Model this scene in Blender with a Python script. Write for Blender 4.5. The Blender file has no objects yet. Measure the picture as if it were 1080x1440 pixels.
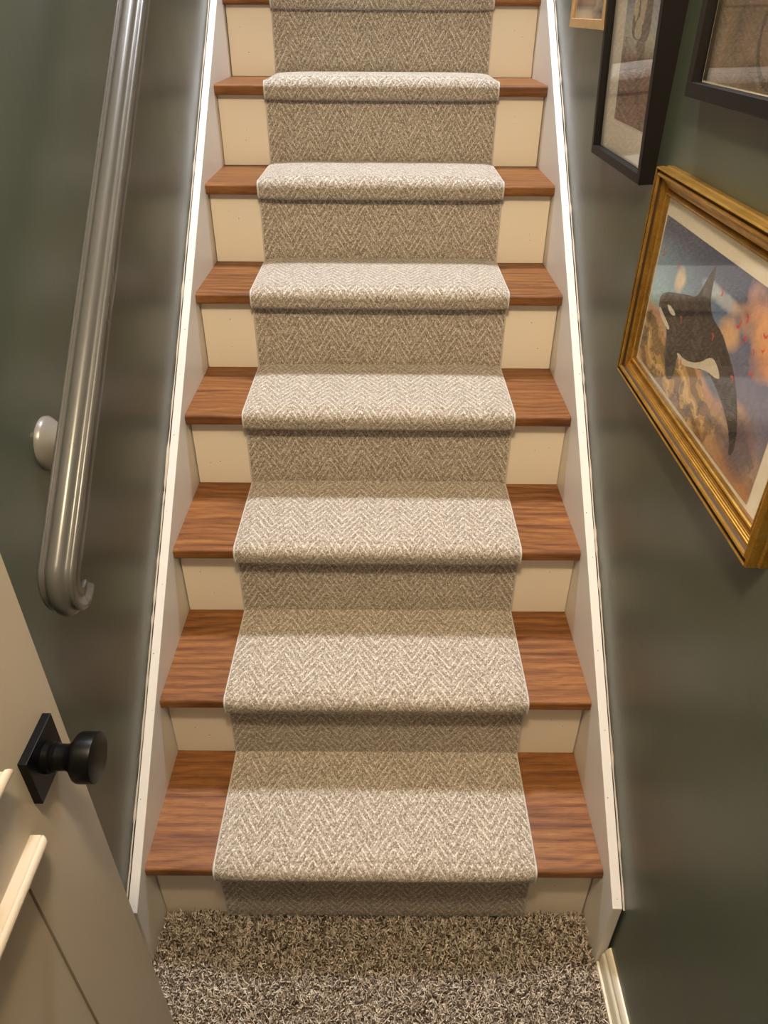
import bpy, math, random
import numpy as np
from mathutils import Vector, Matrix
random.seed(7); RNG = np.random.default_rng(7)
scene = bpy.context.scene
COL = scene.collection

# ------------------------------------------------------------ camera
cam_d = bpy.data.cameras.new('camera'); cam = bpy.data.objects.new('camera', cam_d); COL.objects.link(cam)
F_PX = 1027.5
cam_d.sensor_fit = 'AUTO'; cam_d.sensor_width = 36.0; cam_d.lens = F_PX / 1440 * 36.0
cam_d.clip_start = 0.02
_r = Vector((0.99998304, 0.00329514, 0.00480193)); _u = Vector((-0.00582378, 0.56702313, 0.82368128)); _f = Vector((8.66e-06, 0.8236953, -0.5670327))
M = Matrix.Identity(4)
for i in range(3):
    M[i][0] = _r[i]; M[i][1] = _u[i]; M[i][2] = -_f[i]
M[0][3], M[1][3], M[2][3] = 0.01418, -0.72666, 1.5029
cam.matrix_world = M
scene.camera = cam

# ------------------------------------------------------------ world, lamps, exposure
w = bpy.data.worlds.new('world'); scene.world = w; w.use_nodes = True
w.node_tree.nodes['Background'].inputs[0].default_value = (1.0, 0.86, 0.70, 1)
w.node_tree.nodes['Background'].inputs[1].default_value = 0.17
def area(name, loc, size, power, col, rot=(0, 0, 0)):
    d = bpy.data.lights.new(name, 'AREA'); d.shape = 'DISK'; d.size = size; d.energy = power; d.color = col
    o = bpy.data.objects.new(name, d); COL.objects.link(o); o.location = loc; o.rotation_euler = rot
    return o
area('stairwell_lamp', (0.0, 1.40, 3.80), 0.34, 112, (0.91, 0.92, 1.0))
pl = bpy.data.lights.new('basement_lamp', 'POINT'); pl.shadow_soft_size = 0.06; pl.energy = 68; pl.color = (1.0, 0.80, 0.54)
plo = bpy.data.objects.new('basement_lamp', pl); COL.objects.link(plo); plo.location = (-0.03, -0.55, 2.20)
scene.view_settings.view_transform = 'Standard'; scene.view_settings.look = 'None'
scene.view_settings.gamma = 1.0; scene.view_settings.use_curve_mapping = False
scene.view_settings.exposure = 0.0

# ------------------------------------------------------------ dimensions (metres)
R, G, N, T, Z1 = 0.19, 0.23106, 0.0297, 0.0251, 0.2061
HW = 0.4195            # half width between skirt boards
WX = 0.441             # walls
NT = 12                # treads up to the landing
def top(i): return Z1 + (i - 1) * R          # top of tread i (1..)
def nose(i): return (i - 1) * G
def face(i): return (i - 1) * G + N

# ------------------------------------------------------------ material helpers
class NT_:
    def __init__(s, name):
        s.m = bpy.data.materials.new(name); s.m.use_nodes = True; s.t = s.m.node_tree
        s.b = s.t.nodes['Principled BSDF']; s.out = s.t.nodes['Material Output']
    def n(s, kind, **kw):
        nd = s.t.nodes.new(kind)
        for k, v in kw.items(): setattr(nd, k, v)
        return nd
    def l(s, a, b): s.t.links.new(a, b)
    def val(s, sock, v):
        if hasattr(v, 'links') or isinstance(v, bpy.types.NodeSocket): s.l(v, sock)
        else: sock.default_value = v
    def math(s, op, a, b=None, c=None, clamp=False):
        nd = s.n('ShaderNodeMath', operation=op, use_clamp=clamp); s.val(nd.inputs[0], a)
        if b is not None: s.val(nd.inputs[1], b)
        if c is not None: s.val(nd.inputs[2], c)
        return nd.outputs[0]
    def mix(s, f, a, b):
        nd = s.n('ShaderNodeMix', data_type='RGBA'); s.val(nd.inputs[0], f)
        s.val(nd.inputs[6], a if not isinstance(a, tuple) else (*a, 1)); s.val(nd.inputs[7], b if not isinstance(b, tuple) else (*b, 1))
        return nd.outputs[2]
    def noise(s, vec, scale, detail=2, rough=.5, dist=0):
        nd = s.n('ShaderNodeTexNoise'); nd.inputs['Scale'].default_value = scale; nd.inputs['Detail'].default_value = detail
        nd.inputs['Roughness'].default_value = rough; nd.inputs['Distortion'].default_value = dist
        if vec is not None: s.l(vec, nd.inputs['Vector'])
        return nd.outputs[0]
    def mapping(s, vec, scale=(1, 1, 1), loc=(0, 0, 0)):
        nd = s.n('ShaderNodeMapping'); nd.inputs['Scale'].default_value = scale; nd.inputs['Location'].default_value = loc
        s.l(vec, nd.inputs['Vector']); return nd.outputs[0]
    def ramp(s, f, stops):
        nd = s.n('ShaderNodeValToRGB'); s.l(f, nd.inputs[0]); cr = nd.color_ramp
        while len(cr.elements) < len(stops): cr.elements.new(.5)
        for e, (p, c) in zip(cr.elements, stops): e.position = p; e.color = (*c, 1)
        return nd.outputs[0]
    def bump(s, h, strength, dist, normal=None):
        nd = s.n('ShaderNodeBump'); nd.inputs['Strength'].default_value = strength; nd.inputs['Distance'].default_value = dist
        s.l(h, nd.inputs['Height'])
        if normal is not None: s.l(normal, nd.inputs['Normal'])
        s.l(nd.outputs[0], s.b.inputs['Normal']); return nd.outputs[0]
    def base(s, col, rough=.5, spec=.5, metal=0):
        s.val(s.b.inputs['Base Color'], (*col, 1) if isinstance(col, tuple) else col)
        s.val(s.b.inputs['Roughness'], rough); s.b.inputs['Specular IOR Level'].default_value = spec
        s.val(s.b.inputs['Metallic'], metal)
        return s.m

def paint(name, col, rough, spec=.5, bump=.0006, tone=.08, bscale=60):
    k = NT_(name); g = k.n('ShaderNodeNewGeometry').outputs['Position']
    nz = k.noise(g, 2.3, 3)
    c2 = tuple(c * (1 - tone) for c in col); c3 = tuple(min(1, c * (1 + tone)) for c in col)
    colr = k.mix(nz, c2, c3)
    n2 = k.noise(k.mapping(g, (1, 1, 1)), bscale, 3, .6)
    k.bump(n2, .35, bump)
    rr = k.math('MULTIPLY_ADD', k.noise(g, 7, 3), .16, rough - .08)
    return k.base(colr, rr, spec)

M_wall = paint('green_wall_paint', (0.058, 0.073, 0.055), .34, .5, .0007, .05, 45)
M_trim = paint('cream_trim_paint', (0.72, 0.68, 0.63), .38, .45, .0004, .03)
M_riser = paint('cream_riser_paint', (0.80, 0.71, 0.58), .42, .4, .0003, .03)
M_door = paint('door_paint', (0.48, 0.41, 0.32), .42, .45, .0003, .03)
M_ceil = paint('ceiling_paint', (0.78, 0.76, 0.72), .8, .2)
M_base = paint('baseboard_paint', (0.76, 0.70, 0.55), .35, .5)
M_rail = paint('rail_grey_paint', (0.078, 0.075, 0.066), .29, .55, .00005, .04, 300)
M_rosette = paint('bracket_silver_paint', (0.17, 0.16, 0.145), .28, .7, .0006, .10, 150)

def flat(name, col, rough=.5, spec=.5, metal=0):
    return NT_(name).base(col, rough, spec, metal)
M_caulk = paint('old_caulk', (0.52, 0.45, 0.36), .6, .3, .002, .25, 300)
M_black = flat('matte_black_metal', (0.003, 0.0028, 0.0028), .34, .12)
M_mark = flat('nail_mark', (0.14, 0.12, 0.10), .8)
M_blackframe = flat('black_frame_lacquer', (0.007, 0.0055, 0.005), .5, .22)
M_mat = paint('cream_mat_board', (0.90, 0.84, 0.72), .9, .1, .0004, .05, 400)
M_back = flat('frame_backing', (0.10, 0.07, 0.05), .9)

def m_wood():
    k = NT_('stained_oak')
    oc = k.n('ShaderNodeTexCoord').outputs['Object']
    rnd = k.n('ShaderNodeObjectInfo').outputs['Random']
    off = k.n('ShaderNodeCombineXYZ'); 
    k.l(k.math('MULTIPLY', rnd, 37.0), off.inputs[0]); k.l(k.math('MULTIPLY', rnd, 11.0), off.inputs[1]); k.l(k.math('MULTIPLY', rnd, 5.0), off.inputs[2])
    va = k.n('ShaderNodeVectorMath', operation='ADD'); k.l(oc, va.inputs[0]); k.l(off.outputs[0], va.inputs[1]); p = va.outputs[0]
    sep = k.n('ShaderNodeSeparateXYZ'); k.l(p, sep.inputs[0])
    warp = k.noise(k.mapping(p, (5.0, 9, 9)), 1.0, 2, .5)
    ring = k.math('SINE', k.math('MULTIPLY', k.math('ADD', k.math('DIVIDE', sep.outputs[1], .021), k.math('MULTIPLY', warp, 3.2)), 6.2832))
    ring = k.math('MULTIPLY_ADD', ring, .5, .5)
    ring = k.math('POWER', ring, 1.6)
    streak = k.noise(k.mapping(p, (7, 230, 230)), 1.0, 6, .72, .6)
    pore = k.noise(k.mapping(p, (30, 620, 620)), 1.0, 2, .6)
    broad = k.noise(k.mapping(p, (3.5, 45, 20)), 1.0, 3, .6, .8)
    f = k.math('ADD', k.math('MULTIPLY', ring, .12), k.math('MULTIPLY', streak, .56))
    f = k.math('ADD', f, k.math('MULTIPLY', broad, .62)); f = k.math('SUBTRACT', f, .13)
    col = k.ramp(f, [(.26, (0.320, 0.143, 0.044)), (.46, (0.225, 0.092, 0.027)), (.60, (0.145, 0.053, 0.016)), (.76, (0.065, 0.023, 0.009))])
    pm = k.math('MULTIPLY', k.math('SUBTRACT', pore, .52, clamp=True), 6.0, clamp=True)
    col = k.mix(k.math('MULTIPLY', pm, .55), col, (0.07, 0.022, 0.010))
    k.bump(k.math('SUBTRACT', 1.0, pore), .12, .0006)
    return k.base(col, k.math('MULTIPLY_ADD', streak, .12, .40), .28)
M_wood = m_wood()

def m_runner():
    k = NT_('herringbone_wool')
    uv = k.n('ShaderNodeUVMap').outputs[0]
    S = 400.0
    warp = k.n('ShaderNodeTexNoise'); warp.inputs['Scale'].default_value = 60; k.l(uv, warp.inputs['Vector'])
    wv = k.n('ShaderNodeVectorMath', operation='MULTIPLY_ADD'); k.l(warp.outputs['Color'], wv.inputs[0]); wv.inputs[1].default_value = (.0022, .0022, 0); k.l(uv, wv.inputs[2])
    sc = k.n('ShaderNodeVectorMath', operation='MULTIPLY'); k.l(wv.outputs[0], sc.inputs[0]); sc.inputs[1].default_value = (S * 1.12, S * .78, 1)
    vo = k.n('ShaderNodeTexVoronoi', voronoi_dimensions='2D'); vo.inputs['Scale'].default_value = 1.0; k.l(sc.outputs[0], vo.inputs['Vector'])
    ps = k.n('ShaderNodeSeparateXYZ'); k.l(vo.outputs['Position'], ps.inputs[0])
    u = k.math('DIVIDE', ps.outputs[0], S * 1.12); v = k.math('DIVIDE', ps.outputs[1], S * .78)
    tri = k.math('PINGPONG', u, .037)                 # 0 .. .037
    q = k.math('DIVIDE', k.math('ADD', v, k.math('MULTIPLY', tri, 1.65)), .0225)
    fr = k.math('FRACT', q)
    line = k.math('SUBTRACT', 1.0, k.math('MULTIPLY', k.math('ABSOLUTE', k.math('SUBTRACT', fr, .5)), 6.4), clamp=True)
    cs = k.n('ShaderNodeSeparateColor'); k.l(vo.outputs['Color'], cs.inputs[0])
    rnd = cs.outputs[0]
    f = k.math('ADD', k.math('MULTIPLY', rnd, .50), k.math('MULTIPLY', line, .46))
    f = k.math('ADD', f, k.math('MULTIPLY', k.math('SUBTRACT', k.noise(uv, 620, 1), .5), .55))
    col = k.ramp(f, [(.0, (0.20, 0.155, 0.11)), (.13, (0.33, 0.275, 0.21)), (.36, (0.48, 0.42, 0.345)), (.70, (0.77, 0.71, 0.625)), (1.0, (0.90, 0.85, 0.77))])
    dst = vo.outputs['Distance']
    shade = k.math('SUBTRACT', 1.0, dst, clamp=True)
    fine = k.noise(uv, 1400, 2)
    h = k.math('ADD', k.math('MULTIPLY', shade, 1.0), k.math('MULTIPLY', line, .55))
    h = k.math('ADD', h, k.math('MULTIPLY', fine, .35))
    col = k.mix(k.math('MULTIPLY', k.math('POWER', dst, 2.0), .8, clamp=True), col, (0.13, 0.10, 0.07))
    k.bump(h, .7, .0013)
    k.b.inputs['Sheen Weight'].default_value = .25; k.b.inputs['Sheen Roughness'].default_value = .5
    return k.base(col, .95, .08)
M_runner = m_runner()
def m_binding():
    k = NT_('binding_yarn'); uv = k.n('ShaderNodeNewGeometry').outputs['Position']
    nz = k.noise(k.mapping(uv, (1, 1, 1)), 500, 2)
    k.bump(nz, .6, .001)
    return k.base(k.mix(nz, (0.46, 0.42, 0.37), (0.66, 0.62, 0.57)), .9, .1)
M_binding = m_binding()
def m_shag():
    k = NT_('shag_yarn'); a = k.n('ShaderNodeVertexColor', layer_name='tint').outputs[0]
    return k.base(a, .9, .12)
M_shag = m_shag()
def m_floorbase():
    k = NT_('carpet_backing'); g = k.n('ShaderNodeNewGeometry').outputs['Position']
    vo = k.n('ShaderNodeTexVoronoi'); vo.inputs['Scale'].default_value = 160; k.l(g, vo.inputs['Vector'])
    cs = k.n('ShaderNodeSeparateColor'); k.l(vo.outputs['Color'], cs.inputs[0])
    k.bump(vo.outputs['Distance'], .8, .006)
    return k.base(k.mix(cs.outputs[0], (0.12, 0.09, 0.065), (0.36, 0.30, 0.24)), .95, .1)
M_floor = m_floorbase()
def m_gold():
    k = NT_('antique_gilt'); g = k.n('ShaderNodeTexCoord').outputs['Object']
    nz = k.noise(g, 35, 4, .6)
    st = k.noise(k.mapping(g, (400, 6, 400)), 1.0, 2)
    f = k.math('ADD', k.math('MULTIPLY', nz, .6), k.math('MULTIPLY', st, .4))
    col = k.ramp(f, [(.3, (0.30, 0.155, 0.026)), (.5, (0.50, 0.27, 0.048)), (.75, (0.66, 0.41, 0.10))])
    return k.base(col, .30, .5, .80)
M_gold = m_gold()
M_patina = flat('dark_patina', (0.045, 0.022, 0.008), .55, .4, .3)
def m_lightwood():
    k = NT_('light_oak_frame'); g = k.n('ShaderNodeTexCoord').outputs['Object']
    st = k.noise(k.mapping(g, (60, 25, 60)), 1.0, 3, .6)
    return k.base(k.mix(st, (0.38, 0.22, 0.08), (0.58, 0.38, 0.17)), .45, .4)
M_lightwood = m_lightwood()
def m_glass():
    k = NT_('picture_glass'); k.t.nodes.remove(k.b)
    g = k.n('ShaderNodeNewGeometry')
    dp = k.n('ShaderNodeVectorMath', operation='DOT_PRODUCT'); k.l(g.outputs['Normal'], dp.inputs[0]); k.l(g.outputs['Incoming'], dp.inputs[1])
    c = k.math('ABSOLUTE', dp.outputs['Value'])
    fr = k.math('MULTIPLY_ADD', k.math('POWER', k.math('SUBTRACT', 1.0, c, clamp=True), 5.0), .95, .042)
    tr = k.n('ShaderNodeBsdfTransparent'); gl = k.n('ShaderNodeBsdfGlossy'); gl.inputs['Roughness'].default_value = .015
    mx = k.n('ShaderNodeMixShader'); k.l(fr, mx.inputs[0]); k.l(tr.outputs[0], mx.inputs[1]); k.l(gl.outputs[0], mx.inputs[2])
    k.l(mx.outputs[0], k.out.inputs[0]); return k.m
M_glass = m_glass()
def m_print():
    k = NT_('printed_paper'); a = k.n('ShaderNodeVertexColor', layer_name='ink').outputs[0]
    return k.base(a, .7, .2)
M_print = m_print()

# ------------------------------------------------------------ mesh helpers
def link(name, me, mat, parent=None, smooth=False):
    o = bpy.data.objects.new(name, me); COL.objects.link(o)
    if mat is not None and not me.materials: me.materials.append(mat)
    if parent is not None: o.parent = parent
    if smooth:
        me.polygons.foreach_set('use_smooth', [True] * len(me.polygons))
    return o
def mesh(name, v, f):
    me = bpy.data.meshes.new(name); me.from_pydata([tuple(map(float, p)) for p in v], [], f); me.update(); return me
def box(name, a, b, mat, parent=None, bevel=0, seg=2):
    x0, y0, z0 = a; x1, y1, z1 = b
    v = [(x0, y0, z0), (x1, y0, z0), (x1, y1, z0), (x0, y1, z0), (x0, y0, z1), (x1, y0, z1), (x1, y1, z1), (x0, y1, z1)]
    f = [(0, 3, 2, 1), (4, 5, 6, 7), (0, 1, 5, 4), (1, 2, 6, 5), (2, 3, 7, 6), (3, 0, 4, 7)]
    o = link(name, mesh(name, v, f), mat, parent)
    if bevel:
        m = o.modifiers.new('bevel', 'BEVEL'); m.width = bevel; m.segments = seg; m.limit_method = 'ANGLE'
    return o
def prism_x(name, poly, x0, x1, mat, parent=None, bevel=0, smooth=False):
    """poly: list of (y,z) in order; extruded along x."""
    n = len(poly)
    v = [(x0, y, z) for y, z in poly] + [(x1, y, z) for y, z in poly]
    f = [tuple(range(n))[::-1], tuple(range(n, 2 * n))]
    for i in range(n): j = (i + 1) % n; f.append((i, j, n + j, n + i))
    me = mesh(name, v, f); 
    import bmesh
    bm = bmesh.new(); bm.from_mesh(me); bmesh.ops.recalc_face_normals(bm, faces=bm.faces); bm.to_mesh(me); bm.free()
    o = link(name, me, mat, parent)
    if bevel:
        m = o.modifiers.new('bevel', 'BEVEL'); m.width = bevel; m.segments = 2; m.limit_method = 'ANGLE'
    return o
def recalc(me):
    import bmesh
    bm = bmesh.new(); bm.from_mesh(me); bmesh.ops.recalc_face_normals(bm, faces=bm.faces); bm.to_mesh(me); bm.free()
def sweep(name, path, frames, prof, mat, parent=None, smooth=True, caps=True, closed=False):
    """path: list of Vector; frames: list of (A,B) unit vectors; prof: list of (a,b)."""
    n = len(prof); v = []; f = []
    for P, (A, B) in zip(path, frames):
        for a, b in prof: v.append(P + A * a + B * b)
    L = len(path)
    for i in range(L if closed else L - 1):
        i2 = (i + 1) % L
        for j in range(n):
            k = (j + 1) % n
            f.append((i * n + j, i * n + k, i2 * n + k, i2 * n + j))
    if caps and not closed: f += [tuple(range(n))[::-1], tuple(range((L - 1) * n, L * n))]
    me = mesh(name, v, f); recalc(me)
    o = link(name, me, mat, parent, smooth)
    return o
def lathe(name, prof, mat, parent=None, seg=40, axis='X', org=(0, 0, 0), smooth=True):
    """prof: (r, h) along axis."""
    v = []; f = []
    for r, h in prof:
        for k in range(seg):
            a = 2 * math.pi * k / seg
            if axis == 'X': v.append((org[0] + h, org[1] + r * math.cos(a), org[2] + r * math.sin(a)))
            elif axis == 'Z': v.append((org[0] + r * math.cos(a), org[1] + r * math.sin(a), org[2] + h))
    for i in range(len(prof) - 1):
        for k in range(seg):
            k2 = (k + 1) % seg
            f.append((i * seg + k, i * seg + k2, (i + 1) * seg + k2, (i + 1) * seg + k))
    f.append(tuple(range(seg))[::-1]); f.append(tuple(range((len(prof) - 1) * seg, len(prof) * seg)))
    me = mesh(name, v, f); recalc(me)
    o = link(name, me, mat, parent, smooth)
    if smooth:
        m = o.modifiers.new('es', 'EDGE_SPLIT'); m.split_angle = math.radians(40)
    return o
def thing(name, label, cat, loc=(0, 0, 0), group=None):
    o = bpy.data.objects.new(name, None); COL.objects.link(o); o.location = loc; o['label'] = label; o['category'] = cat
    o.empty_display_size = .05
    if group: o['group'] = group
    return o
def structure(o): o['kind'] = 'structure'; return o

# ------------------------------------------------------------ the room shell
ZT = 3.95; YB = -2.4; YE = 4.3; ZL = top(NT) + R
structure(box('floor', (-WX - .1, YB, -.08), (WX + .1, face(1) + .01, 0), M_floor))
structure(box('wall_left', (-WX - .1, YB, 0), (-WX, YE, ZT), M_wall))
structure(box('wall_right', (WX, YB, 0), (WX + .1, YE, ZT), M_wall))
structure(box('ceiling', (-WX, YB, 2.34), (WX, .50, 2.44), M_ceil))
structure(box('wall_header', (-WX, .42, 2.44), (WX, .50, ZT), M_wall))
structure(box('ceiling_stairwell', (-WX - .1, .42, ZT), (WX + .1, YE, ZT + .1), M_ceil))
structure(box('floor_landing', (-WX, face(NT + 1) + .02, ZL - .12), (WX, YE, ZL), M_ceil))
structure(box('wall_end', (-WX - .1, YE, 0), (WX + .1, YE + .1, ZT), M_wall))

def baseboard(name, side):
    prof = [(0, 0), (.014, 0), (.014, .040), (.0125, .046), (.009, .051), (.0085, .058), (.006, .064), (.003, .068), (0, .069)]
    n = len(prof); v = []; y0, y1 = YB, -.0665
    for y in (y0, y1):
        for a, b in prof: v.append((side * (WX - a), y, b))
    f = [(j, (j + 1) % n, n + (j + 1) % n, n + j) for j in range(n)] + [tuple(range(n))[::-1], tuple(range(n, 2 * n))]
    me = mesh(name, v, f); recalc(me); o = structure(link(name, me, M_base))
    # thin shoe strip at the carpet
    box('shoe_strip', (side * (WX - .0195) if side > 0 else -(WX - .0142), y0, 0), (side * (WX - .0142) if side > 0 else -(WX - .0195), y1, .018), M_base, o, .002)
    return o
baseboard('baseboard_right', 1); baseboard('baseboard_left', -1)

def skirt(name, side, m, k):
    y0, y1 = -.0643, face(NT + 1) + .1
    poly = [(y0, 0), (y1, 0), (y1, k + m * y1), (y0, k + m * y0)]
    a, b = HW, .4366
    o = structure(prism_x(name, poly, side * a, side * b, M_trim, None, .0012))
    # caulk bead between the board and the wall, wavering as it goes up
    path = []; fr = []; prof = []
    for q in range(6): prof.append((math.cos(q * math.pi / 3), math.sin(q * math.pi / 3)))
    n = 260; v = []; f = []
    for i in range(n):
        y = y0 - .002 + (y1 - y0) * i / (n - 1)
        rr = .0017 + .0007 * math.sin(i * .7 + side) * random.random() + (.0016 if random.random() < .06 else 0)
        xx = side * (WX - .0014 - .0006 * random.random()); zz = k + m * y + .0012 * math.sin(i * .23)
        if side < 0 and .55 < y < .62: rr *= 1.9
        for ca, sa in prof: v.append((xx + rr * ca, y - sa * rr * .6, zz + sa * rr))
    for i in range(n - 1):
        for j in range(6): f.append((i * 6 + j, i * 6 + (j + 1) % 6, i * 6 + 6 + (j + 1) % 6, i * 6 + 6 + j))
    link('caulk_bead', mesh('caulk_bead', v, f), M_caulk, o, True)
    # nail marks on the top edge
    v = []; f = []
    sl = math.hypot(1, m)
    for i in range(26):
        y = y0 + .02 + i * .11 + random.uniform(-.03, .03); x = side * (a + .0085 + random.uniform(-.004, .004)); z = k + m * y + .0003; s = random.uniform(.0006, .0013)
        b0 = len(v)
        for q in range(6):
            c_, s_ = math.cos(q * 1.0472) * s, math.sin(q * 1.0472) * s
            v.append((x + c_, y + s_ / sl, z + s_ * m / sl))
        f.append(tuple(range(b0, b0 + 6)))
    q = link('nail_mark', mesh('nail_mark', v, f), M_mark, o); q['kind'] = 'stuff'
    return o
skirt('trim_1', -1, .8316, .2333)
skirt('trim_2', 1, .8242, .2571)

# ------------------------------------------------------------ staircase: treads and risers
stairs = thing('staircase', 'straight flight of stained oak treads with cream painted risers', 'stairs')
def tread_poly():
    r1, r2 = .006, .009; p = []
    for a in range(0, 91, 18):
        t = math.radians(a); p.append((r2 - r2 * math.cos(math.radians(90 - a)) if 0 else r2 - r2 * math.sin(t), -T + r2 - r2 * math.cos(t)))
    for a in range(0, 91, 18):
        t = math.radians(a); p.append((r1 - r1 * math.cos(t), -r1 + r1 * math.sin(t)))
    p += [(G + N + .016, 0), (G + N + .016, -T)]
    return p
tp = tread_poly(); tread_me = None
for i in range(1, NT + 1):
    if tread_me is None:
        o = prism_x('tread', tp, -HW + .0003, HW - .0003, M_wood, stairs); tread_me = o.data
    else:
        o = bpy.data.objects.new('tread', tread_me); COL.objects.link(o); o.parent = stairs
    o.location = (0, nose(i), top(i))
def riser(i):
    zb = (top(i - 1) if i > 1 else 0) + .0002; zt = top(i) - T if i <= NT else ZL - .001
    xg = HW - .0018
    tilt = random.uniform(-.0008, .0008)
    o = box('riser', (-xg + tilt, face(i), zb), (xg + tilt, face(i) + .0155, zt), M_riser, stairs, .0006, 1)
    v = []; f = []
    for sx in (-1, 1):
        for q in range(2):
            x = sx * (.365 + random.uniform(-.02, .025)); z = zb + (zt - zb) * (.3 + .45 * random.random()); s = random.uniform(.0007, .0013); b0 = len(v)
            for a in range(6): v.append((x + s * math.cos(a * 1.0472), face(i) - .0003, z + s * math.sin(a * 1.0472)))
            f.append(tuple(range(b0, b0 + 6)))
    n = link('nail_mark', mesh('nail_mark', v, f), M_mark, o); n['kind'] = 'stuff'
for i in range(1, NT + 2): riser(i)

# ------------------------------------------------------------ stair runner
def runner():
    t = thing('stair_runner', 'beige herringbone wool carpet runner fitted down the middle of the stairs', 'carpet')
    RW = .2935; xo = .0015
    nx = 168
    xs = np.linspace(-RW, RW, nx)
    d = RW - np.abs(xs)
    sm = np.clip(d / .11, 0, 1); sm = np.sqrt(np.clip(1 - (1 - sm) ** 2, 0, 1))
    TE, TC = .0075, .0190                                  # thickness at the bound edge / over the pad
    # centre path as (y,z, ny,nz, padweight) where the offset runs along (ny,nz) from the wood
    pts = []
    def arc(cy, cz, a0, a1, n, pw):
        for q in range(n):
            a = math.radians(a0 + (a1 - a0) * q / (n - 1)); pts.append((cy, cz, math.cos(a), math.sin(a), pw, .007))
    def line(y0, z0, y1, z1, ny, nz, pw0, pw1, base=0.0):
        L = math.hypot(y1 - y0, z1 - z0); n = max(2, int(L / .0034))
        for q in range(n):
            s = q / n; s2 = s * s * (3 - 2 * s)
            pts.append((y0 + (y1 - y0) * s, z0 + (z1 - z0) * s, ny, nz, pw0 + (pw1 - pw0) * s2, base))
    for i in range(1, NT + 1):
        zb = (top(i - 1) + .006) if i > 1 else .001
        yf = face(i)
        line(yf, zb, yf, top(i) - T - .008, -1, 0, -.25 if i > 1 else -.4, -.35)
        # turn out below the nosing
        ra = .007
        for q in range(5):      # inner corner: tight fold
            a = q / 5; pts.append((yf - .001 * a, top(i) - T - .006 + .001 * a, -math.cos(a * 1.2), -math.sin(a * 1.2), -.35 + .2 * a, 0))
        line(yf - .006, top(i) - T, nose(i) + .010, top(i) - T, 0, -1, -.2, .1)
        arc(nose(i) + .0075, top(i) - T + .0075, 270, 180, 10, .25)
        arc(nose(i) + .0075, top(i) - .0075, 180, 90, 10, .75)
        line(nose(i) + .0085, top(i), face(i + 1) - .008, top(i), 0, 1, .9, .55)
    P = np.array([p[:2] for p in pts]); Nn = np.array([p[2:4] for p in pts]); pw = np.array([p[4] for p in pts]); base = np.array([p[5] for p in pts])
    # offset for every (row, column)
    thick = TE + (TC - TE) * np.outer(pw, sm)
    thick = np.maximum(thick, .006)
    off = thick + base[:, None]
    Y = P[:, 0:1] + Nn[:, 0:1] * off; Z = P[:, 1:2] + Nn[:, 1:2] * off
    X = np.repeat((xs + xo)[None, :], len(pts), 0)
    mid = nx // 2
    ds = np.hypot(np.diff(Y[:, mid]), np.diff(Z[:, mid])); s = np.concatenate([[0], np.cumsum(ds)])
    U = np.repeat(xs[None, :], len(pts), 0); V = np.repeat(s[:, None], nx, 1)
    tri = np.abs(((U / .037) % 2) - 1); tri = (1 - tri) * .037
    fr = ((V + 1.65 * tri) / .0225) % 1
    ln = np.clip(1 - np.abs(fr - .5) * 4.6, 0, 1)
    hgt = .00045 * (RNG.random(U.shape) - .5) * 2 + .0004 * ln
    hgt[:, :2] = 0; hgt[:, -2:] = 0
    Y += Nn[:, 0:1] * hgt; Z += Nn[:, 1:2] * hgt
    nr = len(pts)
    co = np.stack([X, Y, Z], -1).reshape(-1, 3)
    idx = np.arange(nr * nx).reshape(nr, nx)
    fc = np.stack([idx[:-1, :-1], idx[:-1, 1:], idx[1:, 1:], idx[1:, :-1]], -1).reshape(-1, 4)
    me = bpy.data.meshes.new('runner_pile'); me.vertices.add(len(co)); me.vertices.foreach_set('co', co.ravel().astype(np.float32))
    nf = len(fc); me.loops.add(nf * 4); me.polygons.add(nf)
    me.loops.foreach_set('vertex_index', fc.ravel().astype(np.int32))
    me.polygons.foreach_set('loop_start', np.arange(0, nf * 4, 4, dtype=np.int32))
    me.polygons.foreach_set('use_smooth', np.ones(nf, dtype=bool))
    me.update(calc_edges=True)
    uvl = me.uv_layers.new(name='UVMap'); uvs = np.stack([U.ravel() + 1.0, V.ravel()], -1)[fc.ravel()]
    uvl.data.foreach_set('uv', uvs.ravel().astype(np.float32))
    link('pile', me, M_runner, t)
    # bound edges: a yarn roll down each side
    for sgn in (-1, 1):
        col = 0 if sgn < 0 else nx - 1
        step = 2; rows = list(range(0, nr, step))
        yy = P[rows, 0] + Nn[rows, 0] * (off[rows, col] * .52 + base[rows] * .3); zz = P[rows, 1] + Nn[rows, 1] * (off[rows, col] * .52 + base[rows] * .3)
        xx = xo + sgn * (RW + .0005)
        v = []; f = []; K = 8
        for r_, (a, b) in enumerate(zip(yy, zz)):
            nyv, nzv = Nn[rows[r_]]; hh = off[rows[r_], col] * .50
            for q in range(K):
                an = q * 2 * math.pi / K
                v.append((xx + .0030 * math.cos(an), a + nyv * math.sin(an) * hh, b + nzv * math.sin(an) * hh))
        for r_ in range(len(rows) - 1):
            for q in range(K): f.append((r_ * K + q, r_ * K + (q + 1) % K, (r_ + 1) * K + (q + 1) % K, (r_ + 1) * K + q))
        link('edge_binding', mesh('edge_binding', v, f), M_binding, t, True)
runner()

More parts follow.
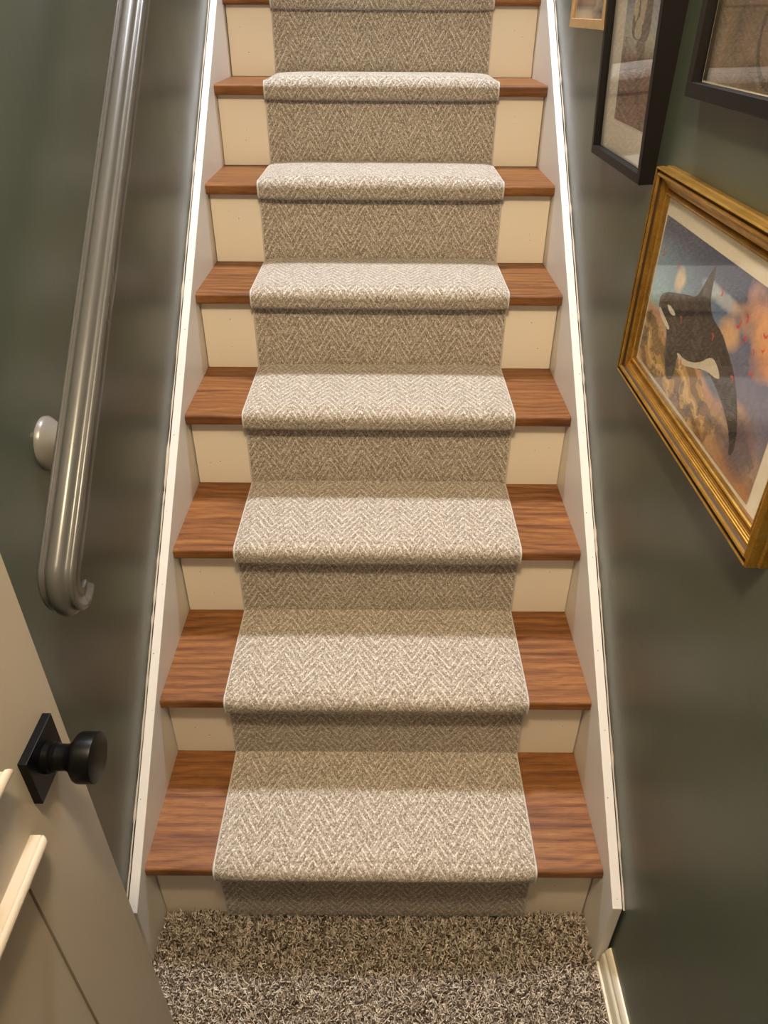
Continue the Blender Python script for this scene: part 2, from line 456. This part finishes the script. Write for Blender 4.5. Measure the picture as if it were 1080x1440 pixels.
# ------------------------------------------------------------ shag carpet on the basement floor (real yarn near the stairs)
def shag():
    y0, y1 = -.46, face(1) - .004; x0, x1 = -.436, .4255
    n = int((x1 - x0) * (y1 - y0) / (.0034 ** 2))
    px = RNG.uniform(x0, x1, n); py = RNG.uniform(y0, y1, n)
    ok = ~((np.abs(px) > HW - .003) & (py > -.066)); px = px[ok]; py = py[ok]; n = len(px)
    seg = 4
    az = RNG.uniform(0, 2 * np.pi, n); lean = RNG.uniform(.35, 1.35, n); ln = RNG.uniform(.010, .019, n); curl = RNG.normal(0, .9, n); rad = RNG.uniform(.0011, .0018, n)
    pos = np.stack([px, py, np.full(n, .0005)], -1); rings = []
    for k in range(seg + 1):
        a = az + curl * k / seg * 1.6; le = lean * (0.25 + 1.0 * k / seg); le = np.clip(le, 0, 1.75)
        d = np.stack([np.cos(a) * np.sin(le), np.sin(a) * np.sin(le), np.cos(le)], -1)
        s1 = np.stack([-np.sin(a), np.cos(a), np.zeros(n)], -1); s2 = np.cross(d, s1)
        rr = rad * (1.0 if k < seg else .55) * (1 + .12 * np.sin(k * 2.0))
        tri = []
        for q in range(3):
            an = q * 2 * np.pi / 3
            tri.append(pos + s1 * (rr * math.cos(an))[:, None] + s2 * (rr * math.sin(an))[:, None])
        rings.append(np.stack(tri, 1)); pos = pos + d * (ln / seg)[:, None]
    V = np.stack(rings, 1)                                   # n, seg+1, 3, 3
    V[..., 2] = np.clip(V[..., 2], .0003, None)
    V[..., 1] = np.minimum(V[..., 1], face(1) - .0005)
    V[..., 0] = np.clip(V[..., 0], -.4405, .4265)
    inr = np.abs(V[..., 0]) < .31; V[..., 1] = np.where(inr, np.minimum(V[..., 1], face(1) - .0125), V[..., 1])
    vp = (seg + 1) * 3; fl = []
    for k in range(seg):
        for q in range(3):
            a, b = k * 3 + q, k * 3 + (q + 1) % 3; fl.append((a, b, b + 3, a + 3))
    fl = np.array(fl); fc = (fl[None] + (np.arange(n) * vp)[:, None, None]).reshape(-1, 4)
    me = bpy.data.meshes.new('shag_carpet'); me.vertices.add(n * vp); me.vertices.foreach_set('co', V.reshape(-1).astype(np.float32))
    nf = len(fc); me.loops.add(nf * 4); me.polygons.add(nf)
    me.loops.foreach_set('vertex_index', fc.ravel().astype(np.int32)); me.polygons.foreach_set('loop_start', np.arange(0, nf * 4, 4, dtype=np.int32))
    me.polygons.foreach_set('use_smooth', np.ones(nf, dtype=bool))
    me.update(calc_edges=True)
    pal = np.array([(.60, .52, .43), (.48, .405, .325), (.70, .62, .53), (.36, .29, .225), (.18, .13, .09), (.11, .078, .055)])
    c = pal[RNG.choice(6, n, p=[.26, .24, .15, .14, .12, .09])] * RNG.uniform(.85, 1.15, (n, 1))
    cc = np.concatenate([c, np.ones((n, 1))], 1); cc = np.repeat(cc, vp, 0)
    ca = me.color_attributes.new('tint', 'FLOAT_COLOR', 'POINT'); ca.data.foreach_set('color', cc.ravel().astype(np.float32))
    o = link('shag_carpet', me, M_shag); o['kind'] = 'stuff'
    o['label'] = 'mottled brown and beige shag carpet at the foot of the stairs'; o['category'] = 'carpet'
shag()

# ------------------------------------------------------------ handrail on the left wall
def handrail():
    t = thing('handrail', 'moulded grey-painted wooden handrail on the left wall with a curled lower end', 'handrail', (0, 0, 0))
    half = [(.000, .0208), (.0035, .0204), (.0068, .0190), (.0092, .0166), (.0104, .0140), (.0116, .0126), (.0135, .0121), (.0160, .0120), (.0166, .0131), (.0185, .0134), (.0207, .0116), (.0217, .0080),
            (.0212, .0040), (.0190, .0018), (.0184, -.0002), (.0172, -.0030), (.0162, -.0080), (.0165, -.0120), (.0174, -.0150), (.0172, -.0195)]
    prof = half[::-1] + [(-a, b) for a, b in half[1:]]
    XR = -.370; m = .822; dv = Vector((0, 1, m)).normalized()
    S = Vector((XR, -.053, .9538)); A = Vector((1, 0, 0)); up = Vector((0, -dv.z, dv.y))
    path = []; fr = []
    L = 3.2; n = 24
    for q in range(n): path.append(S + dv * (L * (1 - q / n))); fr.append((A, up))
    r = .034; C = S - up * r; th0 = math.atan2(up.z, up.y)
    for q in range(0, 25):
        a = th0 + math.radians(172) * q / 24
        rad = r * (1 - .10 * q / 24)
        u = Vector((0, math.cos(a), math.sin(a))); path.append(C + u * rad); sc = 1 - .30 * (q / 24) ** 1.5
        fr.append((A * (sc), u * sc))
    o = sweep('rail', path, fr, prof, M_rail, t)
    m_ = o.modifiers.new('es', 'EDGE_SPLIT'); m_.split_angle = math.radians(50)
    for yb in (.134, 1.35, 2.5):
        zb = 1.020 + m * (yb - .134)
        b = thing('b', '', ''); bpy.data.objects.remove(b)
        ros = lathe('bracket', [(.036, 0), (.0365, .004), (.034, .008), (.029, .013), (.020, .024), (.0135, .034), (.011, .042)], M_rosette, t, 36, 'X', (-WX + .0002, yb, zb))
        # arm that curves up to the underside of the rail
        pth = []; frm = []
        end = Vector((XR, yb + .012, 0)); end.z = S.z + m * (end.y - S.y) - .0235
        st = Vector((-WX + .034, yb, zb)); c1 = Vector((XR - .005, yb, zb)); 
        for q in range(11):
            s = q / 10; p = st * (1 - s) ** 2 + c1 * 2 * s * (1 - s) + end * s * s; tg = ((c1 - st) * (1 - s) + (end - c1) * s).normalized()
            B = Vector((0, 1, 0)); Aa = tg.cross(B).normalized(); pth.append(p); frm.append((Aa, B))
        sweep('bracket_arm', pth, frm, [(.0095 * math.cos(k * math.pi / 6), .0095 * math.sin(k * math.pi / 6)) for k in range(12)], M_rosette, ros)
handrail()

# ------------------------------------------------------------ open door on the left
def door():
    XF = -.354; TH = .035; YF = -.1725; YH = YF - .76; Z0, Z1_ = .016, 2.03
    d = bpy.data.objects.new('door_1', None); COL.objects.link(d); structure(d); d.location = (0, 0, 0)
    d['label'] = 'cream panelled door standing open against the left wall'
    SW = .118                                    # stile width (behind the ledge the panel starts at y = YF-.15)
    yA = YF - .148
    rec = .012
    # slab core (recessed face)
    box('door_panel', (XF - TH + .004, YH + .10, Z0 + .1), (XF - rec, yA + .01, Z1_ - .1), M_door, d)
    # stiles
    box('stile', (XF - TH, yA, Z0), (XF, YF, Z1_), M_door, d)
    box('stile', (XF - TH, YH, Z0), (XF, YH + .115, Z1_), M_door, d, .0012)
    # rails; the lower panel sits nearly flush with a thin groove around it
    ya, yb = YH + .115, yA
    def raill(z0, z1): box('door_rail', (XF - TH, ya, z0), (XF, yb, z1), M_door, d)
    raill(Z0, .19); raill(.772, .914); raill(1.90, Z1_)
    box('lower_panel', (XF - TH + .002, ya + .0022, .1922), (XF - .0012, yb - .0022, .7698), M_door, d, .001)
    # upper panel: bevelled sticking around a recess, reads as a bright sill along the bottom edge
    zb, zt = .914, 1.90; bv = .024
    o0 = [(ya, zb), (yb, zb), (yb, zt), (ya, zt)]; o1 = [(ya + bv, zb + bv), (yb - bv, zb + bv), (yb - bv, zt - bv), (ya + bv, zt - bv)]
    v = [(XF, y, z) for y, z in o0] + [(XF - rec - .001, y, z) for y, z in o1] + [(XF - rec - .004, y, z) for y, z in o0]
    f = [(i, (i + 1) % 4, 4 + (i + 1) % 4, 4 + i) for i in range(4)] + [(4 + i, 4 + (i + 1) % 4, 8 + (i + 1) % 4, 8 + i) for i in range(4)]
    me = mesh('panel_moulding', v, f); recalc(me); link('panel_moulding', me, M_door, d)
    # two projecting rounded ledges
    def ledge(zl, y1, y0, mitre):
        prof = [(0, 0), (.0105, 0), (.0118, -.0012), (.0130, 0.0002)]
        for a in range(90, -91, -20): prof.append((.0130 + .0055 * math.cos(math.radians(a)), -.0055 + .0057 * math.sin(math.radians(a))))
        prof += [(.010, -.0125), (.006, -.016), (0, -.018)]
        n = len(prof); v = [(XF + a, y0, zl + b) for a, b in prof]
        if mitre: v += [(XF + a, y1 - .012 + a * .65, zl + b) for a, b in prof]
        else: v += [(XF + a, y1 - max(0, a - .012) ** 2 * 110, zl + b) for a, b in prof]
        f = [(j, (j + 1) % n, n + (j + 1) % n, n + j) for j in range(n)] + [tuple(range(n))[::-1], tuple(range(n, 2 * n))]
        me = mesh('ledge', v, f); recalc(me); link('ledge', me, M_door, d)
    ledge(.7890, -.2895, YH + .09, False)
    ledge(.9121, -.2962, YH + .09, True)
    # knob with a square back plate
    cy, cz = -.2335, .8415
    k = box('knob_plate', (XF, cy - .033, cz - .033), (XF + .0095, cy + .033, cz + .033), M_black, d, .0006, 2)
    pr = [(.0172, .0), (.0172, .0062), (.0160, .0072), (.0146, .0080), (.0160, .0088), (.0162, .0104), (.0150, .0116), (.0142, .0124), (.0140, .0215), (.0146, .0245), (.0175, .0280), (.0230, .0318), (.0258, .0340), (.0270, .0365), (.0272, .0385), (.0272, .0535), (.0268, .0545), (.0256, .0550), (.001, .0550)]
    lathe('knob', pr, M_black, k, 48, 'X', (XF + .0095, cy, cz + .0015))
    # hinges and their jamb
    for z in (.25, 1.05, 1.82):
        lathe('hinge', [(.001, 0), (.006, 0), (.006, .09), (.001, .09)], M_black, d, 16, 'Z', (XF + .004, YH - .004, z - .045))
    j = structure(box('trim_3', (-WX, YH - .045, 0), (-.385, YH - .012, 2.10), M_trim))
door()

# ------------------------------------------------------------ pictures on the right wall
def frame_obj(name, parent, y0, y1, z0, z1, prof, mat, xw, shade_wedge=0.0, dark=()):
    """prof: list of (inset from outer edge, height above wall); mitred rectangular frame."""
    v = []; f = []; n = len(prof)
    for (sy, sz) in ((0, 0), (1, 0), (1, 1), (0, 1)):
        for ins, h in prof:
            y = y0 + ins if sy == 0 else y1 - ins; z = z0 + ins if sz == 0 else z1 - ins
            v.append((xw - h + (shade_wedge * z if h == 0 else 0), y, z))  # tilted frame's side stretched to the wall, standing in for the gap's shadow
    for c in range(4):
        c2 = (c + 1) % 4
        for j in range(n):
            k = (j + 1) % n; f.append((c * n + j, c * n + k, c2 * n + k, c2 * n + j))
    me = mesh(name, v, f); recalc(me)
    o = link(name, me, mat, parent)
    if dark:
        me.materials.append(M_patina)
        for c in range(4):
            for j in dark: me.polygons[c * n + j].material_index = 1
    return o
def painted(name, parent, x, y0, y1, z0, z1, fn, nu, nv, thick=.0008):
    """flat printed sheet; u runs from the high-y side to the low-y side, v upwards."""
    u = (np.arange(nu) + .5) / nu; v = (np.arange(nv) + .5) / nv; U, Vv = np.meshgrid(u, v)
    colr = fn(U, Vv)                                    # nv,nu,3 linear
    gu = np.linspace(0, 1, nu + 1); gv = np.linspace(0, 1, nv + 1); GU, GV = np.meshgrid(gu, gv)
    co = np.stack([np.full(GU.shape, x), y1 + (y0 - y1) * GU, z0 + (z1 - z0) * GV], -1).reshape(-1, 3)
    idx = np.arange((nu + 1) * (nv + 1)).reshape(nv + 1, nu + 1)
    fc = np.stack([idx[:-1, :-1], idx[:-1, 1:], idx[1:, 1:], idx[1:, :-1]], -1).reshape(-1, 4)
    # back sheet gives the paper its thickness
    nb = len(co); co = np.concatenate([co, [(x + thick, y1, z0), (x + thick, y0, z0), (x + thick, y0, z1), (x + thick, y1, z1)]])
    me = bpy.data.meshes.new(name); me.vertices.add(len(co)); me.vertices.foreach_set('co', co.ravel().astype(np.float32))
    fc = np.concatenate([fc, [[nb + 3, nb + 2, nb + 1, nb]]])
    nf = len(fc); me.loops.add(nf * 4); me.polygons.add(nf)
    me.loops.foreach_set('vertex_index', fc.ravel().astype(np.int32)); me.polygons.foreach_set('loop_start', np.arange(0, nf * 4, 4, dtype=np.int32))
    me.update(calc_edges=True)
    c = np.concatenate([colr.reshape(-1, 3), [[.5, .5, .5]]]); c = np.repeat(np.concatenate([c, np.ones((len(c), 1))], 1), 4, 0)
    ca = me.color_attributes.new('ink', 'FLOAT_COLOR', 'CORNER'); ca.data.foreach_set('color', c.ravel().astype(np.float32))
    return link(name, me, M_print, parent)
def s2l(*c): return np.array([((q / 255 + .055) / 1.055) ** 2.4 if q > 10 else q / 3294 for q in c])
def inpoly(U, V, P):
    r = np.zeros(U.shape, bool); n = len(P)
    for i in range(n):
        (xa, ya), (xb, yb) = P[i], P[(i + 1) % n]
        c = ((ya > V) != (yb > V)) & (U < (xb - xa) * (V - ya) / ((yb - ya) if yb != ya else 1e-9) + xa); r ^= c
    return r
def smooth_poly(P, it=2):
    for _ in range(it):
        Q = []
        for i in range(len(P)):
            a, b = P[i], P[(i + 1) % len(P)]
            Q += [(.75 * a[0] + .25 * b[0], .75 * a[1] + .25 * b[1]), (.25 * a[0] + .75 * b[0], .25 * a[1] + .75 * b[1])]
        P = Q
    return P
def fbm(U, V, sx, sy, seed, octs=4):
    rg = np.random.default_rng(seed); out = np.zeros(U.shape); amp = 1; tot = 0
    for o in range(octs):
        gx, gy = int(sx * 2 ** o) + 2, int(sy * 2 ** o) + 2; g = rg.random((gy + 1, gx + 1))
        x = np.clip(U, 0, .9999) * (gx - 1); y = np.clip(V, 0, .9999) * (gy - 1); xi = x.astype(int); yi = y.astype(int); fx = x - xi; fy = y - yi
        fx = fx * fx * (3 - 2 * fx); fy = fy * fy * (3 - 2 * fy)
        out += amp * ((g[yi, xi] * (1 - fx) + g[yi, xi + 1] * fx) * (1 - fy) + (g[yi + 1, xi] * (1 - fx) + g[yi + 1, xi + 1] * fx) * fy); tot += amp; amp *= .55
    return out / tot
def lay(img, mask, col, a=1.0):
    m = (mask * a)[..., None]; return img * (1 - m) + np.array(col) * m
def whale_scene(U, V):
    n1 = fbm(U, V, 6, 4, 1); n2 = fbm(U, V, 24, 12, 2); n3 = fbm(U, V, 3, 2, 3); n4 = fbm(U, V, 60, 30, 5)
    img = np.zeros(U.shape + (3,)) + s2l(78, 92, 128)
    img = lay(img, np.clip((V - .75) * 3, 0, 1), s2l(66, 74, 104))
    img = lay(img, np.clip((.93 - V) * 2.6, 0, 1) * np.clip(1.1 - U * 1.4, 0, 1), s2l(150, 190, 206))
    img = lay(img, np.clip((.52 - V) * 4.5, 0, 1) * np.clip(1.0 - U * 1.6, 0, 1), s2l(150, 176, 118))
    img = lay(img, np.clip((U - .45) * 3, 0, 1) * np.clip((.75 - V) * 4, 0, 1), s2l(112, 112, 138))
    for cx, cy, rx, ry, col in ((.235, .70, .045, .09, (224, 204, 172)), (.56, .80, .13, .05, (176, 188, 200)), (.78, .90, .10, .12, (206, 160, 152)), (.80, .80, .17, .12, (214, 164, 122)), (.66, .66, .08, .10, (218, 174, 128)), (.90, .70, .14, .14, (206, 152, 112)), (.98, .86, .08, .10, (210, 150, 120))):
        dd = ((U - cx) / rx) ** 2 + ((V - cy) / ry) ** 2 + (n1 - .5) * 2.4; img = lay(img, np.clip(1.25 - dd, 0, 1), s2l(*col), .9)
    # dunes / ridges
    h = .36 - .10 * U + .10 * (n1 - .5) + .05 * np.sin(U * 17)
    img = lay(img, np.clip((h + .07 - V) * 22, 0, 1), s2l(196, 150, 122)); img = lay(img, np.clip((h - V) * 20, 0, 1), s2l(186, 148, 84))
    st = np.sin((V * 30 + U * 16 + n1 * 9)); img = lay(img, ((V < h - .02) & (st > .35)).astype(float), s2l(112, 84, 62), .75)
    img = lay(img, ((V < h - .04) & (st < -.72)).astype(float), s2l(222, 186, 128), .8)
    img = lay(img, ((V < h) & (n2 > .60)).astype(float), s2l(64, 56, 48), .6)
    img = lay(img, np.clip((U - .60) * 6, 0, 1) * np.clip((.46 - V) * 8, 0, 1), s2l(128, 116, 124), .65)  # purple-grey glass reflection painted into the lower right of the print
    img = lay(img, np.clip((.16 - V) * 8, 0, 1) * np.clip((U - .5) * 3, 0, 1), s2l(176, 122, 74), .75)
    img = lay(img, np.clip(1.3 - ((U - .88) / .09) ** 2 - ((V - .20) / .17) ** 2, 0, 1), s2l(92, 82, 98), .8)
    body = smooth_poly([(.091, .469), (.100, .53), (.152, .578), (.241, .624), (.327, .668), (.391, .695), (.433, .856), (.466, .946), (.472, .852), (.481, .747), (.518, .668), (.611, .638), (.65, .60), (.73, .525), (.791, .419), (.842, .289), (.862, .16), (.84, .10), (.825, .17), (.788, .249), (.713, .319), (.631, .371), (.57, .386), (.52, .335), (.416, .308), (.345, .30), (.359, .184), (.34, .10), (.285, .09), (.228, .29), (.215, .36), (.20, .37), (.109, .43)], 2)
    k = inpoly(U, V, body); img = lay(img, k.astype(float), s2l(50, 44, 46)); img = lay(img, (k & (n2 > .56)).astype(float), s2l(84, 76, 78), .5)
    for P, c in (([(.323, .307), (.416, .308), (.516, .375), (.582, .478), (.634, .467), (.675, .411), (.635, .391), (.57, .380), (.477, .315), (.393, .261)], (206, 198, 178)), ([(.107, .455), (.15, .431), (.236, .392), (.226, .362), (.152, .391), (.108, .418)], (222, 212, 194)), ([(.165, .505), (.205, .515), (.258, .500), (.250, .478), (.205, .470)], (228, 220, 202))):
        img = lay(img, inpoly(U, V, smooth_poly(P, 2)).astype(float), s2l(*c))
    for bx, by in ((.042, .771), (.196, .768), (.549, .826), (.312, .506), (.694, .734), (.747, .716), (.839, .787), (.562, .583), (.729, .811), (.388, .276), (.739, .485), (.829, .581), (.809, .685), (.85, .72), (.73, .683), (.70, .76), (.93, .80)):
        rot = (bx * 37) % 3.1; dx = (U - bx) * 2; dy = (V - by); a = dx * math.cos(rot) + dy * math.sin(rot); b = -dx * math.sin(rot) + dy * math.cos(rot)
        s = .010 + .009 * ((by * 53) % 1); sh = (np.abs(b - np.abs(a) * .6) < s * .50) & (np.abs(a) < s * 1.3)
        img = lay(img, sh.astype(float), s2l(196, 62, 58), .9)
    return np.clip(img * (1.15 + .35 * n4)[..., None], 0, 1)
def mother_scene(U, V):
    n1 = fbm(U, V, 5, 7, 11); n2 = fbm(U, V, 22, 30, 12)
    img = np.zeros(U.shape + (3,)) + s2l(128, 138, 158)
    img = lay(img, np.clip((.62 - V) * 5, 0, 1), s2l(168, 170, 158)); img = lay(img, np.clip((.42 - V) * 9, 0, 1), s2l(112, 80, 72))
    img = lay(img, np.clip((n1 - .5) * 6, 0, 1) * (V < .42), s2l(74, 62, 54), .8)
    # tall grey standing animal with a pale belly and a small pale young beside it
    img = lay(img, inpoly(U, V, smooth_poly([(.20, .42), (.30, .60), (.33, .80), (.40, .93), (.62, .97), (.74, .86), (.78, .66), (.80, .42), (.60, .40)])).astype(float), s2l(96, 82, 84))
    img = lay(img, inpoly(U, V, smooth_poly([(.44, .50), (.42, .66), (.50, .82), (.58, .88), (.64, .80), (.62, .60), (.56, .46)])).astype(float), s2l(176, 162, 146))
    img = lay(img, inpoly(U, V, smooth_poly([(.24, .52), (.26, .66), (.38, .78), (.36, .72), (.32, .62), (.30, .52)])).astype(float), s2l(196, 186, 168))
    img = lay(img, inpoly(U, V, smooth_poly([(.28, .52), (.31, .60), (.38, .62), (.40, .54), (.34, .48)])).astype(float), s2l(188, 172, 138))
    img = lay(img, inpoly(U, V, smooth_poly([(.32, .42), (.36, .50), (.48, .52), (.56, .46), (.52, .41)])).astype(float), s2l(172, 164, 142))
    return np.clip(img * (1.1 + .5 * n2)[..., None], 0, 1)
def umber_scene(U, V):
    n1 = fbm(U, V, 5, 4, 21); n2 = fbm(U, V, 26, 18, 22)
    img = np.zeros(U.shape + (3,)) + s2l(104, 88, 76)
    img = lay(img, np.clip((n1 - .45) * 5, 0, 1), s2l(68, 60, 52)); img = lay(img, np.clip((.36 - np.abs(U - .1) * 4), 0, 1), s2l(150, 128, 96))
    img = lay(img, np.clip(1.2 - ((U - .62) / .30) ** 2 - ((V - .82) / .34) ** 2 + (n1 - .5) * 1.5, 0, 1), s2l(204, 178, 132))
    arc = np.abs(np.hypot((U - .45) * 1.3, V - .18) - .16) < .012; img = lay(img, arc.astype(float), s2l(50, 44, 38), .8)
    return np.clip(img * (.95 + .6 * n2)[..., None], 0, 1)
def rosy_scene(U, V):
    n1 = fbm(U, V, 5, 5, 31); img = np.zeros(U.shape + (3,)) + s2l(176, 158, 150)
    img = lay(img, np.clip((V - .26 - .05 * n1) * 30, 0, 1), s2l(150, 128, 122)); img = lay(img, np.clip(1.2 - ((U - .45) / .34) ** 2 - ((V - .05) / .20) ** 2, 0, 1), s2l(216, 198, 176))
    img = lay(img, (U > .84).astype(float), s2l(140, 122, 116), .7)
    return np.clip(img * (.9 + .2 * n1)[..., None], 0, 1)

XW = WX
gilt = [(0, 0), (0, .0085), (.0012, .0115), (.0004, .0150), (.0008, .0240), (.0022, .0266), (.0038, .0250), (.0046, .0210), (.0058, .0205), (.0070, .0232), (.0092, .0256), (.0114, .0250), (.0132, .0225), (.0142, .0188), (.0150, .0184), (.0172, .0176), (.0178, .0162), (.0196, .0160), (.0202, .0146), (.0224, .0144), (.0230, .0128), (.0256, .0122), (.0264, .0104), (.0276, .0102), (.0288, .0132), (.0308, .0152), (.0328, .0146), (.0338, .0118), (.0350, .0122), (.0362, .0105), (.0366, .0085), (.0370, 0)]
GILT_DARK = (6, 12, 22)
def picture(name, label, y0, y1, z0, z1, prof, mat, win, prn, fn, nu, nv, tilt=0, glass_x=.0118, mat_x=.0088, loc=None, matw=True):
    t = thing(name, label, 'picture', (XW - .0005, (y0 + y1) / 2, z0), 'framed pictures on the right wall')
    ox, oy, oz = t.location
    xw = 0.0; a, b, c, d = y0 - oy, y1 - oy, 0, z1 - z0
    frame_obj('frame', t, a, b, c, d, prof, mat, xw, math.tan(tilt), GILT_DARK if mat is M_gold else ())
    wi = win - .003
    g = box('glass', (-glass_x - .0015, a + wi, c + wi), (-glass_x, b - wi, d - wi), M_glass, t)
    box('mat_board', (-mat_x, a + wi, c + wi), (-mat_x + .003, b - wi, d - wi), M_mat, t)
    p0, p1, q0, q1 = prn
    painted('print', t, -mat_x - .0006, p0 - oy, p1 - oy, q0 - z0, q1 - z0, fn, nu, nv, .0005)
    t.rotation_euler = (0, -tilt, 0)
    return t
picture('framed_picture', 'gilt framed orca print, lowest picture on the right wall', -.0924, .4555, .9925, 1.3142, gilt, M_gold, .037, (-.0275, .413, 1.0346, 1.2546), whale_scene, 440, 220)
blk = [(0, 0), (0, .0218), (.0012, .0225), (.0145, .0225), (.0150, .0215), (.0150, .005), (.0150, 0)]
picture('framed_picture', 'tall black framed print with wide cream mat above the gilt orca picture', .5341, .864, 1.2735, 1.705, blk, M_blackframe, .015, (.585, .771, 1.342, 1.64), mother_scene, 150, 220, math.radians(3.0))
blk2 = [(0, 0), (0, .0218), (.0015, .0225), (.0170, .0225), (.0175, .0215), (.0175, .005), (.0175, 0)]
picture('framed_picture', 'dark framed brown painting at the upper right corner of the photo', -.075, .413, 1.408, 1.76, blk2, M_blackframe, .0175, (-.055, .393, 1.428, 1.74), umber_scene, 200, 140, math.radians(.8), .0108, .0080)
lw = [(0, 0), (0, .0125), (.0008, .0135), (.0160, .0135), (.0168, .0125), (.0168, .004), (.0168, 0)]
picture('framed_picture', 'small light oak framed print highest up the right wall', .955, 1.262, 1.4714, 1.72, lw, M_lightwood, .0168, (.98, 1.238, 1.489, 1.69), rosy_scene, 90, 80, 0, .008, .006)
